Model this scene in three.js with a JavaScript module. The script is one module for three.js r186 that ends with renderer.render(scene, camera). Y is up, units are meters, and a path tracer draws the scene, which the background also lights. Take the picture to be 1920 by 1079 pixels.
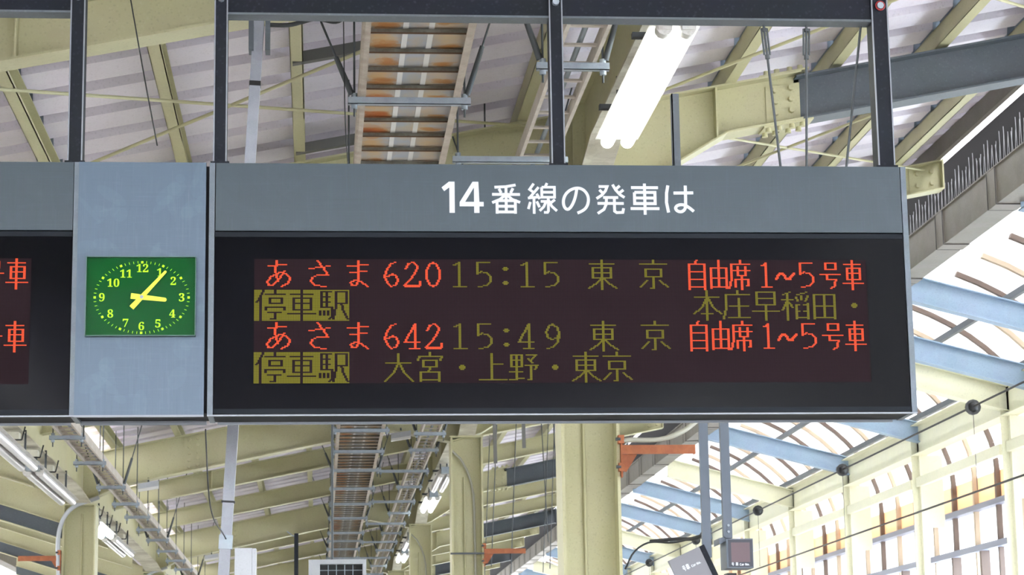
import * as THREE from 'three';
import { mergeGeometries } from 'three/addons/utils/BufferGeometryUtils.js';
import { RectAreaLightUniformsLib } from 'three/addons/lights/RectAreaLightUniformsLib.js';

// ------------------------------------------------------------------ camera, sky, exposure
// World: -z runs along the platform, x across it, y up, platform floor at y = 0.
const scene = new THREE.Scene();
const camera = new THREE.PerspectiveCamera(14.64, 1920 / 1079, 0.1, 400);
camera.position.set(0, 1.6, 0);
camera.up.set(-0.0010, 0.982, 0.190);
camera.lookAt(0.0862, 1.6 + 0.1893, -0.9781);
camera.focus = 9.8;
camera.userData.fStop = 15;
scene.add(camera);
scene.background = new THREE.Color(0.94, 0.97, 1.0);   // bright overcast sky
scene.backgroundIntensity = 9;
const renderer = new THREE.WebGLRenderer();
renderer.toneMapping = THREE.LinearToneMapping;
renderer.toneMappingExposure = 1.52;
renderer.shadowMap.enabled = true;
RectAreaLightUniformsLib.init();

// ------------------------------------------------------------------ helpers
let seed = 12345;
const rnd = () => { seed = (Math.imul(seed, 1664525) + 1013904223) >>> 0; return seed / 4294967296; };
const V = (x, y, z) => new THREE.Vector3(x, y, z);
const taken = new Map();
function numbered(name) { const n = taken.get(name) ?? 0; taken.set(name, n + 1); return n ? name + '_' + String(n).padStart(3, '0') : name; }
function tag(o, label, category, group, kind) {
  o.userData.label = label; o.userData.category = category;
  if (group) o.userData.group = group;
  if (kind) o.userData.kind = kind;
  return o;
}
function thing(name, label, category, pos = [0, 0, 0], group, kind) {
  const o = new THREE.Group(); o.name = numbered(name); o.position.set(...pos); scene.add(o);
  return tag(o, label, category, group, kind);
}
function obj(name, geo, mat, parent) {
  const g = Array.isArray(geo) ? mergeGeometries(geo) : geo;
  const m = new THREE.Mesh(g, mat); m.name = parent ? name : numbered(name);
  m.castShadow = m.receiveShadow = true;
  (parent ?? scene).add(m);
  return m;
}
function copyOf(o, pos, label, group) {
  const base = o.name.replace(/_\d{3}$/, ''), c = o.clone(); c.name = numbered(base); scene.add(c); c.position.set(...pos);
  if (label) c.userData.label = label;
  if (group) c.userData.group = group;
  return c;
}
// hexahedron: p[0..3] one end loop, p[4..7] the other end loop; flat faces, uv in metres
function hex8(p) {
  const F = [[0, 1, 2, 3], [7, 6, 5, 4], [0, 4, 5, 1], [1, 5, 6, 2], [2, 6, 7, 3], [3, 7, 4, 0]];
  const c = V(0, 0, 0); for (const q of p) c.addScaledVector(q, 1 / 8);
  const pos = [], nor = [], uv = [];
  for (const f of F) {
    let q = f.map((i) => p[i]);
    let n = V().subVectors(q[2], q[0]).cross(V().subVectors(q[3], q[1]));
    if (n.lengthSq() < 1e-18) continue;
    n.normalize();
    const mid = V(); for (const w of q) mid.addScaledVector(w, 0.25);
    if (n.dot(V().subVectors(mid, c)) < 0) { q = [q[3], q[2], q[1], q[0]]; n.negate(); }
    const ax = Math.abs(n.x), ay = Math.abs(n.y), az = Math.abs(n.z);
    for (const i of [0, 1, 2, 0, 2, 3]) {
      const w = q[i]; pos.push(w.x, w.y, w.z); nor.push(n.x, n.y, n.z);
      if (ax >= ay && ax >= az) uv.push(w.z, w.y); else if (ay >= az) uv.push(w.x, w.z); else uv.push(w.x, w.y);
    }
  }
  const g = new THREE.BufferGeometry();
  g.setAttribute('position', new THREE.Float32BufferAttribute(pos, 3));
  g.setAttribute('normal', new THREE.Float32BufferAttribute(nor, 3));
  g.setAttribute('uv', new THREE.Float32BufferAttribute(uv, 2));
  return g;
}
const box = (x0, x1, y0, y1, z0, z1) => hex8([V(x0, y0, z0), V(x1, y0, z0), V(x1, y1, z0), V(x0, y1, z0), V(x0, y0, z1), V(x1, y0, z1), V(x1, y1, z1), V(x0, y1, z1)]);
// box whose bottom and top slope along x
const slope = (x0, x1, b0, t0, b1, t1, z0, z1) => hex8([V(x0, b0, z0), V(x1, b1, z0), V(x1, t1, z0), V(x0, t0, z0), V(x0, b0, z1), V(x1, b1, z1), V(x1, t1, z1), V(x0, t0, z1)]);
// box whose bottom and top slope along z
const slopeZ = (z0, z1, b0, t0, b1, t1, x0, x1) => hex8([V(x0, b0, z0), V(x0, b1, z1), V(x0, t1, z1), V(x0, t0, z0), V(x1, b0, z0), V(x1, b1, z1), V(x1, t1, z1), V(x1, t0, z0)]);
function bar(a, b, w, h, up = V(0, 1, 0)) {
  const d = V().subVectors(b, a).normalize();
  let s = V().crossVectors(d, up); if (s.lengthSq() < 1e-6) s = V().crossVectors(d, V(0, 0, 1)); s.normalize();
  const u = V().crossVectors(s, d).normalize();
  const c = (o, i, j) => o.clone().addScaledVector(s, i * w / 2).addScaledVector(u, j * h / 2);
  return hex8([c(a, -1, -1), c(a, 1, -1), c(a, 1, 1), c(a, -1, 1), c(b, -1, -1), c(b, 1, -1), c(b, 1, 1), c(b, -1, 1)]);
}
function rod(a, b, r, n = 8, r2 = r) {
  const L = a.distanceTo(b), g = new THREE.CylinderGeometry(r2, r, L, n, 1).toNonIndexed();
  g.applyQuaternion(new THREE.Quaternion().setFromUnitVectors(V(0, 1, 0), V().subVectors(b, a).normalize()));
  const m = V().addVectors(a, b).multiplyScalar(0.5); g.translate(m.x, m.y, m.z);
  return g;
}
function pipe(pts, r, n = 8, seg = 24) {
  return new THREE.TubeGeometry(new THREE.CatmullRomCurve3(pts.map((p) => V(...p)), false, 'centripetal'), seg, r, n, false).toNonIndexed();
}
const arr = (a) => V(...a);
const NTH = ['first', 'second', 'third', 'fourth', 'fifth', 'sixth', 'seventh', 'eighth', 'ninth', 'tenth', 'eleventh', 'twelfth', 'thirteenth', 'fourteenth'];

// ------------------------------------------------------------------ procedural textures
function canvas(w, h, draw) { const c = document.createElement('canvas'); c.width = w; c.height = h; draw(c.getContext('2d'), w, h); return c; }
function ctex(w, h, draw, repeatPerMetre) {
  const t = new THREE.CanvasTexture(canvas(w, h, draw)); t.colorSpace = THREE.SRGBColorSpace; t.wrapS = t.wrapT = THREE.RepeatWrapping;
  if (repeatPerMetre) t.repeat.set(repeatPerMetre, repeatPerMetre);
  return t;
}
// mottled paint: base colour, fine grain, coarse stains of another colour
function paint(base, stain, amount, rep = 0.5, streak = 1) {
  return ctex(512, 512, (g, w, h) => {
    g.fillStyle = base; g.fillRect(0, 0, w, h);
    for (let i = 0; i < 260; i++) {
      const x = rnd() * w, y = rnd() * h, r = 6 + rnd() * 46;
      g.globalAlpha = amount * rnd() * 0.5; g.fillStyle = stain;
      for (const dx of [-w, 0, w]) for (const dy of [-h, 0, h]) { g.beginPath(); g.ellipse(x + dx, y + dy, r, r * streak, 0, 0, 7); g.fill(); }
    }
    for (let i = 0; i < 9000; i++) { g.globalAlpha = 0.05; g.fillStyle = rnd() < 0.5 ? '#000' : '#fff'; g.fillRect(rnd() * w, rnd() * h, 1 + rnd() * 2, 1 + rnd() * 2); }
    g.globalAlpha = 1;
  }, rep);
}
const std = (o) => new THREE.MeshStandardMaterial({ roughness: 0.6, ...o });
const phys = (o) => new THREE.MeshPhysicalMaterial(o);
const M = {
  cream: std({ map: paint('#bfbb97', '#a59f78', 0.10), roughness: 0.5 }),
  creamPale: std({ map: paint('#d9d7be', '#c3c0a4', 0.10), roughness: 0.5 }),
  creamDirty: std({ map: paint('#dcd8c8', '#8d8470', 0.35), roughness: 0.7 }),
  roof: std({ map: paint('#e6dfea', '#c6c0cb', 0.10), roughness: 0.55 }),
  darkChannel: std({ color: '#6a6967', roughness: 0.6 }),
  greySteel: std({ map: paint('#555c64', '#454a50', 0.18), roughness: 0.55 }),
  navy: phys({ map: paint('#171b25', '#10131a', 0.12), roughness: 0.6, specularIntensity: 0.4 }),
  galv: std({ map: paint('#9aa3ad', '#7d858f', 0.25, 2), roughness: 0.45, metalness: 0.35 }),
  darkRod: std({ color: '#4b4f53', roughness: 0.5, metalness: 0.3 }),
  black: std({ color: '#16171a', roughness: 0.5 }),
  clip: std({ color: '#7f8a97', roughness: 0.4, metalness: 0.5 }),
  rung: std({ map: paint('#77756c', '#4e4639', 0.35, 3), roughness: 0.6, metalness: 0.2 }),
  rungRust: std({ color: '#5d4330', roughness: 0.9 }),
  trayRail: std({ map: paint('#b3a79b', '#8c7a68', 0.3, 2), roughness: 0.6 }),
  trayPlain: std({ map: paint('#c2b8ae', '#9d9186', 0.25, 2), roughness: 0.6 }),
  whiteStrip: std({ color: '#dcdad8', roughness: 0.5 }),
  white: std({ map: paint('#b4b7bd', '#989ba2', 0.15, 1), roughness: 0.45 }),
  lampBody: std({ map: paint('#d4d0cc', '#a9a29c', 0.25, 1.5), roughness: 0.5 }),
  tubeOff: std({ color: '#cbc8ca', roughness: 0.3 }),
  tubeOn: std({ color: '#ffffff', emissive: '#f7fff4', emissiveIntensity: 5.5 }),
  concrete: std({ map: paint('#c6c4be', '#a09d97', 0.25), roughness: 0.9 }),
  ballast: std({ map: paint('#a19c93', '#78736a', 0.4, 1), roughness: 1 }),
  gutter: std({ map: paint('#78726c', '#5e5851', 0.25), roughness: 0.5 }),
  fascia: phys({ color: '#161515', roughness: 1, specularIntensity: 0.05 }),
  spike: std({ color: '#a9a9ac', roughness: 0.35, metalness: 0.8 }),
  blueBeam: std({ map: paint('#8fa3b8', '#7488a0', 0.15), roughness: 0.5 }),
  rib: std({ color: '#67564e', roughness: 0.6 }),  // backlit tone of the ribs put into the colour; mullions share it
  ribLit: std({ color: '#b7a48f', roughness: 0.6 }),  // the same ribs where light catches them, as a paler colour
  orange: std({ map: paint('#a65f3a', '#7d4226', 0.4, 2), roughness: 0.6 }),
  cable: std({ color: '#2a2b2d', roughness: 0.6 }),
  conduit: std({ color: '#a9a79a', roughness: 0.5 }),
  vault: phys({ color: '#ffffff', transmission: 0.4, roughness: 1, thickness: 0, ior: 1.3 }),
  peach: phys({ color: '#ebcdae', transmission: 0.35, roughness: 1, thickness: 0, ior: 1.3 }),
  glass: phys({ color: '#eef4f8', transmission: 1, roughness: 0.05, thickness: 0 }),
  poleGrey: std({ map: paint('#a2a5af', '#858892', 0.2, 2), roughness: 0.5 }),
  wallPanel: std({ map: paint('#c9c9c4', '#a5a49d', 0.2), roughness: 0.8 }),
  redRing: std({ color: '#8e1f24', roughness: 0.5 }),
  slateRail: std({ color: '#7c7f90', roughness: 0.5 }),
};

// ------------------------------------------------------------------ the place's geometry
const Yb = (x) => 5.37 + 0.195 * x;          // underside of the intermediate roof girders
const Yg = (x) => 5.66 + 0.195 * x;          // top of girders, underside of purlins
const YbL = (x) => 4.17 + 0.32 * (-x - 3.05);
const YgL = (x) => YbL(x) + 0.29;
const XR = 1.95, XL = -3.07;                  // the two column rows
const MAIN = [2.7, 16.1, 29.5, 42.9, 56.3, 69.7], BETWEEN = [7.17, 11.63, 20.57, 25.03, 33.97, 38.43, 47.37, 51.83, 60.77, 65.23, 74.17, 78.63];
const ZEND = -90, ZBACK = 26;

// floor and track beds
const floor = obj('floor', box(-5.6, 4.4, -0.4, 0, ZBACK + 14, -110), M.concrete);
tag(floor, 'light grey concrete platform floor under the canopy', 'floor', null, 'structure');
const bed = obj('track_bed', box(4.4, 11, -1.7, -1.3, ZBACK + 14, -110), M.ballast);
tag(bed, 'grey track bed beside the glazed side wall', 'track bed', null, 'structure');
const bed2 = obj('track_bed', box(-14, -5.6, -1.7, -1.3, ZBACK + 14, -110), M.ballast);
tag(bed2, 'grey track bed beside the lower canopy wing', 'track bed', null, 'structure');

// folded plate roof: one module, extruded along the slope, then repeated
const FOLD = [[0, 0], [0.36, 0], [0.4, 0.13], [0.53, 0.13], [0.57, 0]];   // z, y of one fold
function foldModule(x0, x1, yOf, pitch) {
  const pr = FOLD, t = 0.008, gs = [];
  for (let i = 0; i < 4; i++) {
    const [za, ya] = pr[i], [zb, yb] = pr[i + 1];
    gs.push(hex8([V(x0, yOf(x0) + ya, -za), V(x0, yOf(x0) + yb, -zb), V(x0, yOf(x0) + yb + t, -zb), V(x0, yOf(x0) + ya + t, -za),
      V(x1, yOf(x1) + ya, -za), V(x1, yOf(x1) + yb, -zb), V(x1, yOf(x1) + yb + t, -zb), V(x1, yOf(x1) + ya + t, -za)]));
  }
  return mergeGeometries(gs);
}
const PITCH = 0.57, NMOD = Math.round((ZBACK - ZEND) / PITCH);
{
  const main = thing('ceiling', 'pale grey folded plate metal canopy roof rising towards the glazed side', 'ceiling', [0, 0, 0], null, 'structure');
  const g = foldModule(-3.1, 6.06, (x) => Yg(x) + 0.18, PITCH);
  for (let k = 0; k < NMOD; k++) obj('roof_panel', g, M.roof, main).position.z = ZBACK - k * PITCH;
  const left = thing('ceiling', 'pale grey folded plate metal roof of the lower canopy wing', 'ceiling', [0, 0, 0], null, 'structure');
  const gl = foldModule(-7.6, -3.1, (x) => YgL(x) + 0.18, PITCH);
  for (let k = 0; k < NMOD; k++) obj('roof_panel', gl, M.roof, left).position.z = ZBACK - k * PITCH;
}

// purlins under the roof with bent straps that carry the folds
{
  const straps = (() => {
    const pr = FOLD, gs = [];
    for (let i = 0; i < 4; i++) { const [za, ya] = pr[i], [zb, yb] = pr[i + 1]; gs.push(hex8([V(-0.03, ya, -za), V(-0.03, yb, -zb), V(-0.03, yb + 0.02, -zb), V(-0.03, ya + 0.02, -za), V(0.03, ya, -za), V(0.03, yb, -zb), V(0.03, yb + 0.02, -zb), V(0.03, ya + 0.02, -za)])); }
    return mergeGeometries(gs);
  })();
  const xs = [-2.65, -1.83, -0.96, -0.14, 0.7, 1.5, 2.35, 3.07, 3.9, 4.73, 5.5];
  for (const x of xs) {
    const y = Yg(x), p = thing('purlin', x > 2.2 ? 'cream roof purlin with fold straps, ' + NTH[xs.length - 1 - xs.indexOf(x)] + ' in from the eave gutter' : 'cream roof purlin between the column rows, ' + NTH[xs.indexOf(x)] + ' from the shorter columns', 'purlin', [x, y, 0], x > 2.2 ? 'purlins towards the eave gutter' : 'purlins between the column rows');
    obj('channel', [box(-0.035, -0.029, 0, 0.15, -5, ZEND), box(-0.035, 0.045, 0, 0.006, -5, ZEND), box(-0.035, 0.045, 0.144, 0.15, -5, ZEND), box(0.039, 0.045, 0, 0.025, -5, ZEND)], M.cream, p);
    if (x > 2.2 || x < -2.6 || x === -1.83) {
      const k0 = Math.floor((ZBACK + 10) / PITCH), k1 = Math.floor((ZBACK + (x > 2.2 ? 27 : 17)) / PITCH);
      for (let k = k0; k < k1; k++) obj('fold_strap', straps, M.clip, p).position.set(0, 0.155, ZBACK - k * PITCH);
    }
  }
  for (const x of [-3.6, -4.5, -5.4, -6.3, -7.2]) {
    const p = thing('purlin', 'cream purlin of the lower canopy wing, ' + NTH[Math.round((-3.6 - x) / 0.9)] + ' from the shorter columns', 'purlin', [x, YgL(x), 0], 'purlins of the lower wing');
    obj('channel', [box(-0.035, -0.029, 0, 0.17, -5, ZEND), box(-0.035, 0.045, 0, 0.006, -5, ZEND)], M.cream, p);
  }
  // eave edge angle
  const e = obj('eave_angle', [slope(5.9, 5.96, Yg(5.9), Yg(5.9) + 0.17, Yg(5.96), Yg(5.96) + 0.17, -5, ZEND)], M.gutter);
  tag(e, 'grey beige edge angle under the roof rim above the eave gutter', 'edge angle');
}

// girders
const boltGeo = new THREE.CylinderGeometry(0.02, 0.024, 0.03, 8).toNonIndexed().rotateX(Math.PI / 2);
const boltGeoY = new THREE.CylinderGeometry(0.02, 0.024, 0.035, 8).toNonIndexed();
function iGirder(pts, botOf, topOf, fw) {          // pts: x stations; web, top and bottom flange
  const web = [], top = [], bot = [];
  for (let i = 0; i + 1 < pts.length; i++) {
    const a = pts[i], b = pts[i + 1];
    web.push(slope(a, b, botOf(a) + 0.014, topOf(a) - 0.014, botOf(b) + 0.014, topOf(b) - 0.014, 0.006, -0.006));
    top.push(slope(a, b, topOf(a) - 0.014, topOf(a), topOf(b) - 0.014, topOf(b), fw / 2, -fw / 2));
    bot.push(slope(a, b, botOf(a), botOf(a) + 0.014, botOf(b), botOf(b) + 0.014, fw / 2, -fw / 2));
  }
  return [web, top, bot];
}
const lerpTab = (tab) => (x) => { for (let i = 0; i + 1 < tab.length; i++) if (x <= tab[i + 1][0]) { const [a, u] = tab[i], [b, v] = tab[i + 1]; return u + (v - u) * (x - a) / (b - a); } return tab[tab.length - 1][1]; };
const past = (list, d) => { const i = list.filter((q) => q > 9.9).indexOf(d); return i < 0 ? 'nearer the entrance than the boards' : NTH[i] + ' beyond the boards'; };
for (const d of BETWEEN) {
  const t = thing('roof_girder', 'slim cream roof girder, ' + past(BETWEEN, d) + ', between main girders', 'girder', [0, 0, -d], 'slim roof girders');
  const [w, tp, b] = iGirder([-3.05, 5.97], Yb, Yg, 0.19);
  obj('web', w, M.cream, t); obj('flange', tp, M.cream, t); obj('flange', b, M.cream, t);
  obj('end_plate', slope(5.97, 5.985, Yb(5.97), Yg(5.97), Yb(5.985), Yg(5.985), 0.1, -0.1), M.cream, t);
  obj('splice_plate', slope(5.66, 5.95, Yb(5.66) + 0.03, Yg(5.66) - 0.03, Yb(5.95) + 0.03, Yg(5.95) - 0.03, 0.016, 0.006), M.cream, t);
  for (const x of [5.74, 5.88]) for (const f of [0.3, 0.7]) obj('bolt', boltGeo, M.cream, t).position.set(x, Yb(x) + 0.29 * f, 0.03);
  for (const x of [-1.6, 0.9, 3.4]) obj('stiffener', slope(x, x + 0.01, Yb(x) + 0.014, Yg(x) - 0.014, Yb(x), Yg(x) - 0.014, 0.09, 0.006), M.cream, t);
  const l = thing('wing_girder', 'cream girder of the lower canopy wing, ' + past(BETWEEN, d), 'girder', [0, 0, -d], 'girders of the lower wing');
  const [w2, t2, b2] = iGirder([-7.4, -3.12], YbL, YgL, 0.19);
  obj('web', w2, M.cream, l); obj('flange', t2, M.cream, l); obj('flange', b2, M.cream, l);
}
const offMain = lerpTab([[-3.07, -0.34], [-2.76, -0.27], [-2.5, -0.21], [0, -0.18], [1, -0.2], [1.75, -0.5], [2.15, -0.46], [3.04, -0.09], [6, -0.09]]);
for (const d of MAIN) {
  const t = thing('main_girder', 'deep cream main girder with grey spliced outer arm, ' + past(MAIN, d), 'girder', [0, 0, -d], 'deep main girders over the columns');
  const bot = (x) => Yb(x) + offMain(x);
  const [w, tp, b] = iGirder([-3.05, -2.76, -2.5, 0, 1, 1.75, 2.15, 2.6, 3.04, 3.62], bot, Yg, 0.24);
  obj('web', w, M.cream, t); obj('flange', tp, M.cream, t); obj('flange', b, M.cream, t);
  const gt = (x) => Yg(x) - 0.03;
  const [w2, t2, b2] = iGirder([3.58, 5.97], bot, gt, 0.22);
  const arm = obj('outer_arm', w2, M.greySteel, t); obj('flange', t2, M.greySteel, arm); obj('flange', b2, M.greySteel, arm);
  arm.userData.label = 'grey painted outer arm';
  obj('end_plate', box(5.97, 5.985, bot(5.97) - 0.01, Yg(5.97), 0.11, -0.11), M.greySteel, t);
  const sp = obj('splice_plate', slope(3.36, 3.62, bot(3.36) + 0.04, Yg(3.36) - 0.06, bot(3.62) + 0.04, Yg(3.62) - 0.07, 0.02, 0.006), M.cream, t);
  for (const x of [3.43, 3.55]) for (const f of [0.27, 0.5, 0.73]) obj('bolt', boltGeo, M.cream, sp).position.set(x, bot(x) + (Yg(x) - bot(x)) * f, 0.034);
  const sf = obj('splice_plate', [slope(3.3, 3.68, Yg(3.3), Yg(3.3) + 0.014, Yg(3.68), Yg(3.68) + 0.014, 0.11, -0.11), slope(3.32, 3.7, bot(3.32) - 0.014, bot(3.32), bot(3.7) - 0.014, bot(3.7), 0.11, -0.11)], M.cream, t);
  for (const x of [3.36, 3.44, 3.54, 3.62]) for (const z of [0.07, -0.07]) { obj('bolt', boltGeoY, M.cream, sf).position.set(x, Yg(x) + 0.03, z); obj('bolt', boltGeoY, M.cream, sf).position.set(x, bot(x) - 0.03, z); }
  obj('stiffener', slope(2.96, 2.975, bot(2.96) + 0.014, Yg(2.96) - 0.014, bot(2.975) + 0.014, Yg(2.975) - 0.014, 0.11, 0.006), M.cream, t);
  const lp = obj('splice_plate', slope(-1.75, -1.5, bot(-1.75) + 0.03, Yg(-1.75) - 0.03, bot(-1.5) + 0.03, Yg(-1.5) - 0.03, 0.02, 0.006), M.cream, t);
  for (const x of [-1.68, -1.57]) for (const f of [0.14, 0.32, 0.5, 0.68, 0.86]) obj('bolt', boltGeo, M.cream, lp).position.set(x, bot(x) + (Yg(x) - bot(x)) * f, 0.034);
  // lower wing main girder, grey
  const l = thing('wing_main_girder', 'grey main girder of the lower canopy wing, ' + past(MAIN, d), 'girder', [0, 0, -d], 'grey main girders of the lower wing');
  const [w3, t3, b3] = iGirder([-7.4, -3.29], (x) => YbL(x) - 0.28, (x) => YbL(x) - 0.06, 0.22);
  obj('web', w3, M.greySteel, l); obj('flange', t3, M.cream, l); obj('flange', b3, M.cream, l);
  obj('packer', slope(-7.4, -3.29, YbL(-7.4) - 0.06, YgL(-7.4), YbL(-3.29) - 0.06, YgL(-3.29), 0.01, -0.02), M.cream, l);
}

// longitudinal beams on the two column rows
function rowBeam(name, label, x, yTop, yBot, drop, fw) {
  const t = thing(name, label, 'beam', [x, 0, 0]);
  const st = [];
  let zs = [-4];
  for (const d of MAIN) if (d > 5) zs.push(-(d - 1.5), -(d - 0.25), -(d + 0.25), -(d + 1.5));
  zs.push(ZEND);
  const bot = (z) => { let o = 0; for (const d of MAIN) { const k = Math.abs(-z - d); if (k < 1.5) o = Math.max(o, drop * (1 - Math.max(0, k - 0.25) / 1.25)); } return yBot - o; };
  const web = [], fb = [];
  for (let i = 0; i + 1 < zs.length; i++) {
    const a = zs[i], b = zs[i + 1];
    web.push(slopeZ(a, b, bot(a), yTop - 0.016, bot(b), yTop - 0.016, -0.008, 0.008));
    fb.push(slopeZ(a, b, bot(a) - 0.016, bot(a), bot(b) - 0.016, bot(b), -fw, fw));
  }
  obj('web', web, M.cream, t); obj('bottom_flange', fb, M.creamDirty, t);
  obj('top_flange', box(-fw, fw, yTop - 0.016, yTop, -4, ZEND), M.cream, t);
  const sg = box(-fw + 0.01, -0.008, yBot, yTop - 0.016, 0.006, -0.006);
  for (const d of [...BETWEEN, ...MAIN]) if (d > 8) obj('stiffener', sg, M.cream, t).position.z = -d + 0.35;
  return t;
}
rowBeam('row_beam', 'cream longitudinal steel beam over the taller columns, lamps hung beneath', XR, Yg(XR) - 0.0, 5.5, 0.2, 0.11);
rowBeam('row_beam', 'cream longitudinal steel beam over the shorter columns, mottled underside', XL, 5.05, 4.5, 0.06, 0.15);

// H columns, web facing along the platform
function column(x, d, top, label, group) {
  const t = thing('column', label, 'column', [x, 0, -d], group, 'thing');
  obj('web', box(-0.2, 0.2, 0, top, 0.01, -0.01), M.cream, t);
  for (const s of [-1, 1]) obj('flange', box(s * 0.2 - 0.011, s * 0.2 + 0.011, 0, top, 0.2, -0.2), M.cream, t);
  obj('base_plate', box(-0.26, 0.26, 0.001, 0.03, 0.26, -0.26), M.greySteel, t);
  obj('cap_plate', box(-0.22, 0.22, top - 0.02, top, 0.21, -0.21), M.cream, t);
  return t;
}
for (const d of MAIN) {
  if (d < 10) continue;
  const c = column(XR, d, 5.28, 'tall cream steel H column, ' + past(MAIN, d) + ', under the higher beam', 'tall columns');
  if (d > 20) obj('conduit', pipe([[0.1, 0.1, 0.05], [0.1, 4.2, 0.05], [0.08, 4.6, 0.05], [-0.05, 4.95, 0.08], [-0.2, 5.1, 0.1]], 0.016, 8, 30), M.conduit, c);
  obj('conduit', rod(V(-0.03, 0.1, 0.03), V(-0.03, 4.75, 0.03), 0.012), M.cream, c);
  const l = column(XL, d, 4.42, 'shorter cream steel H column, ' + past(MAIN, d) + ', beside the ladder tray', 'shorter columns');
  obj('conduit', pipe([[-0.24, 3.4, 0.22], [-0.24, 4.1, 0.22], [-0.1, 4.35, 0.24], [0.25, 4.5, 0.2]], 0.028, 8, 30), M.white, l);
  obj('conduit', rod(V(0.02, 0.1, 0.03), V(0.02, 4.3, 0.03), 0.014), M.cream, l);
}
// orange cable brackets clamped on the columns
function orangeBracket(x, y, d, dir, label) {
  const t = thing('cable_bracket', label, 'bracket', [x, y, -d]);
  const s = dir;
  obj('arm', [box(Math.min(0, s * 0.52), Math.max(0, s * 0.52), 0.0, 0.03, 0.03, -0.03), box(Math.min(0, s * 0.52), Math.max(0, s * 0.52), -0.035, 0, 0.03, 0.02)], M.orange, t);
  obj('end_cap', box(Math.min(s * 0.52, s * 0.53), Math.max(s * 0.52, s * 0.53), -0.035, 0.03, 0.03, -0.03), M.orange, t);
  obj('gusset', hex8([V(0, -0.16, 0.004), V(s * 0.03, -0.16, 0.004), V(s * 0.11, -0.035, 0.004), V(0, -0.035, 0.004), V(0, -0.16, -0.004), V(s * 0.03, -0.16, -0.004), V(s * 0.11, -0.035, -0.004), V(0, -0.035, -0.004)]), M.orange, t);
  obj('back_plate', box(Math.min(0, -s * 0.012), Math.max(0, -s * 0.012), -0.2, 0.09, 0.04, -0.04), M.orange, t);
  for (const yy of [0.07, -0.13]) {
    const c = obj('clamp', [box(-0.03, 0.012, yy - 0.03, yy + 0.03, 0.055, -0.02)], M.orange, t);
    obj('bolt', rod(V(-0.05, yy, 0.05), V(-0.015, yy, 0.05), 0.012), M.darkRod, c);
  }
  return t;
}
orangeBracket(2.175, 3.49, 15.9, 1, 'orange steel cable bracket clamped to the first tall column');
orangeBracket(2.175, 3.76, 29.3, 1, 'orange steel cable bracket clamped to the second tall column');
orangeBracket(XL - 0.23, 3.72, 29.3, -1, 'rusty orange cable bracket on the shorter column beside a white conduit');
tag(obj('bundled_cable', [pipe([[2.185, 3.55, -15.86], [2.22, 3.555, -15.86], [2.45, 3.56, -15.87], [2.62, 3.62, -15.9], [2.9, 3.85, -16.1], [3.2, 4.1, -16.6]], 0.018, 8, 40)], M.conduit), 'olive cable sagging above the orange bracket', 'cable');
tag(obj('column_strap', [bar(V(1.72, 3.73, -29.27), V(2.17, 3.73, -29.27), 0.01, 0.025)], M.darkRod), 'dark flat strap around the second tall column', 'strap');

// ------------------------------------------------------------------ cable trays
const rustTex = ctex(512, 2048, (g, w, h) => {                                    // bare zinc plate with rust blooms, 0.56 m x 2.24 m
  g.fillStyle = '#a9acb6'; g.fillRect(0, 0, w, h);
  for (let i = 0; i < 500; i++) { g.globalAlpha = 0.06; g.fillStyle = rnd() < 0.5 ? '#c5c8d0' : '#858a96'; g.fillRect(rnd() * w, rnd() * h, 20 + rnd() * 90, 2 + rnd() * 6); }
  const blob = (x, y, rx, ry, c, a) => { for (let i = 0; i < 26; i++) { g.globalAlpha = a * (0.3 + 0.7 * rnd()); g.fillStyle = c; g.beginPath(); g.ellipse(x + (rnd() - 0.5) * rx, y + (rnd() - 0.5) * ry, rx * (0.2 + rnd() * 0.45), ry * (0.1 + rnd() * 0.3), 0, 0, 7); g.fill(); } };
  const cell = 2048 * 0.36 / 2.24;
  for (let k = 0; k < 6.2; k++) {
    const y = (k + 0.1) * cell;
    blob(95, y, 130, cell * 0.95, '#c9a06a', 0.2); blob(95 + rnd() * 20, y + (rnd() - 0.5) * 60, 90, cell * 0.35, '#b06f35', 0.26);
    blob(395, y, 150, cell * 0.95, '#cfae80', 0.15); blob(395 + rnd() * 40, y + (rnd() - 0.5) * 80, 80, cell * 0.2, '#b0702f', 0.24);
    blob(258, y, 60, cell * 0.6, '#c0a888', 0.1);
    if (k > 3) blob(80, y, 130, cell * 0.5, '#a8531f', 0.25);
  }
  g.globalAlpha = 1;
});
rustTex.repeat.set(1 / 0.56, 1 / 2.24);
M.rustPlate = std({ map: rustTex, roughness: 0.75, metalness: 0.15 });
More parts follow.
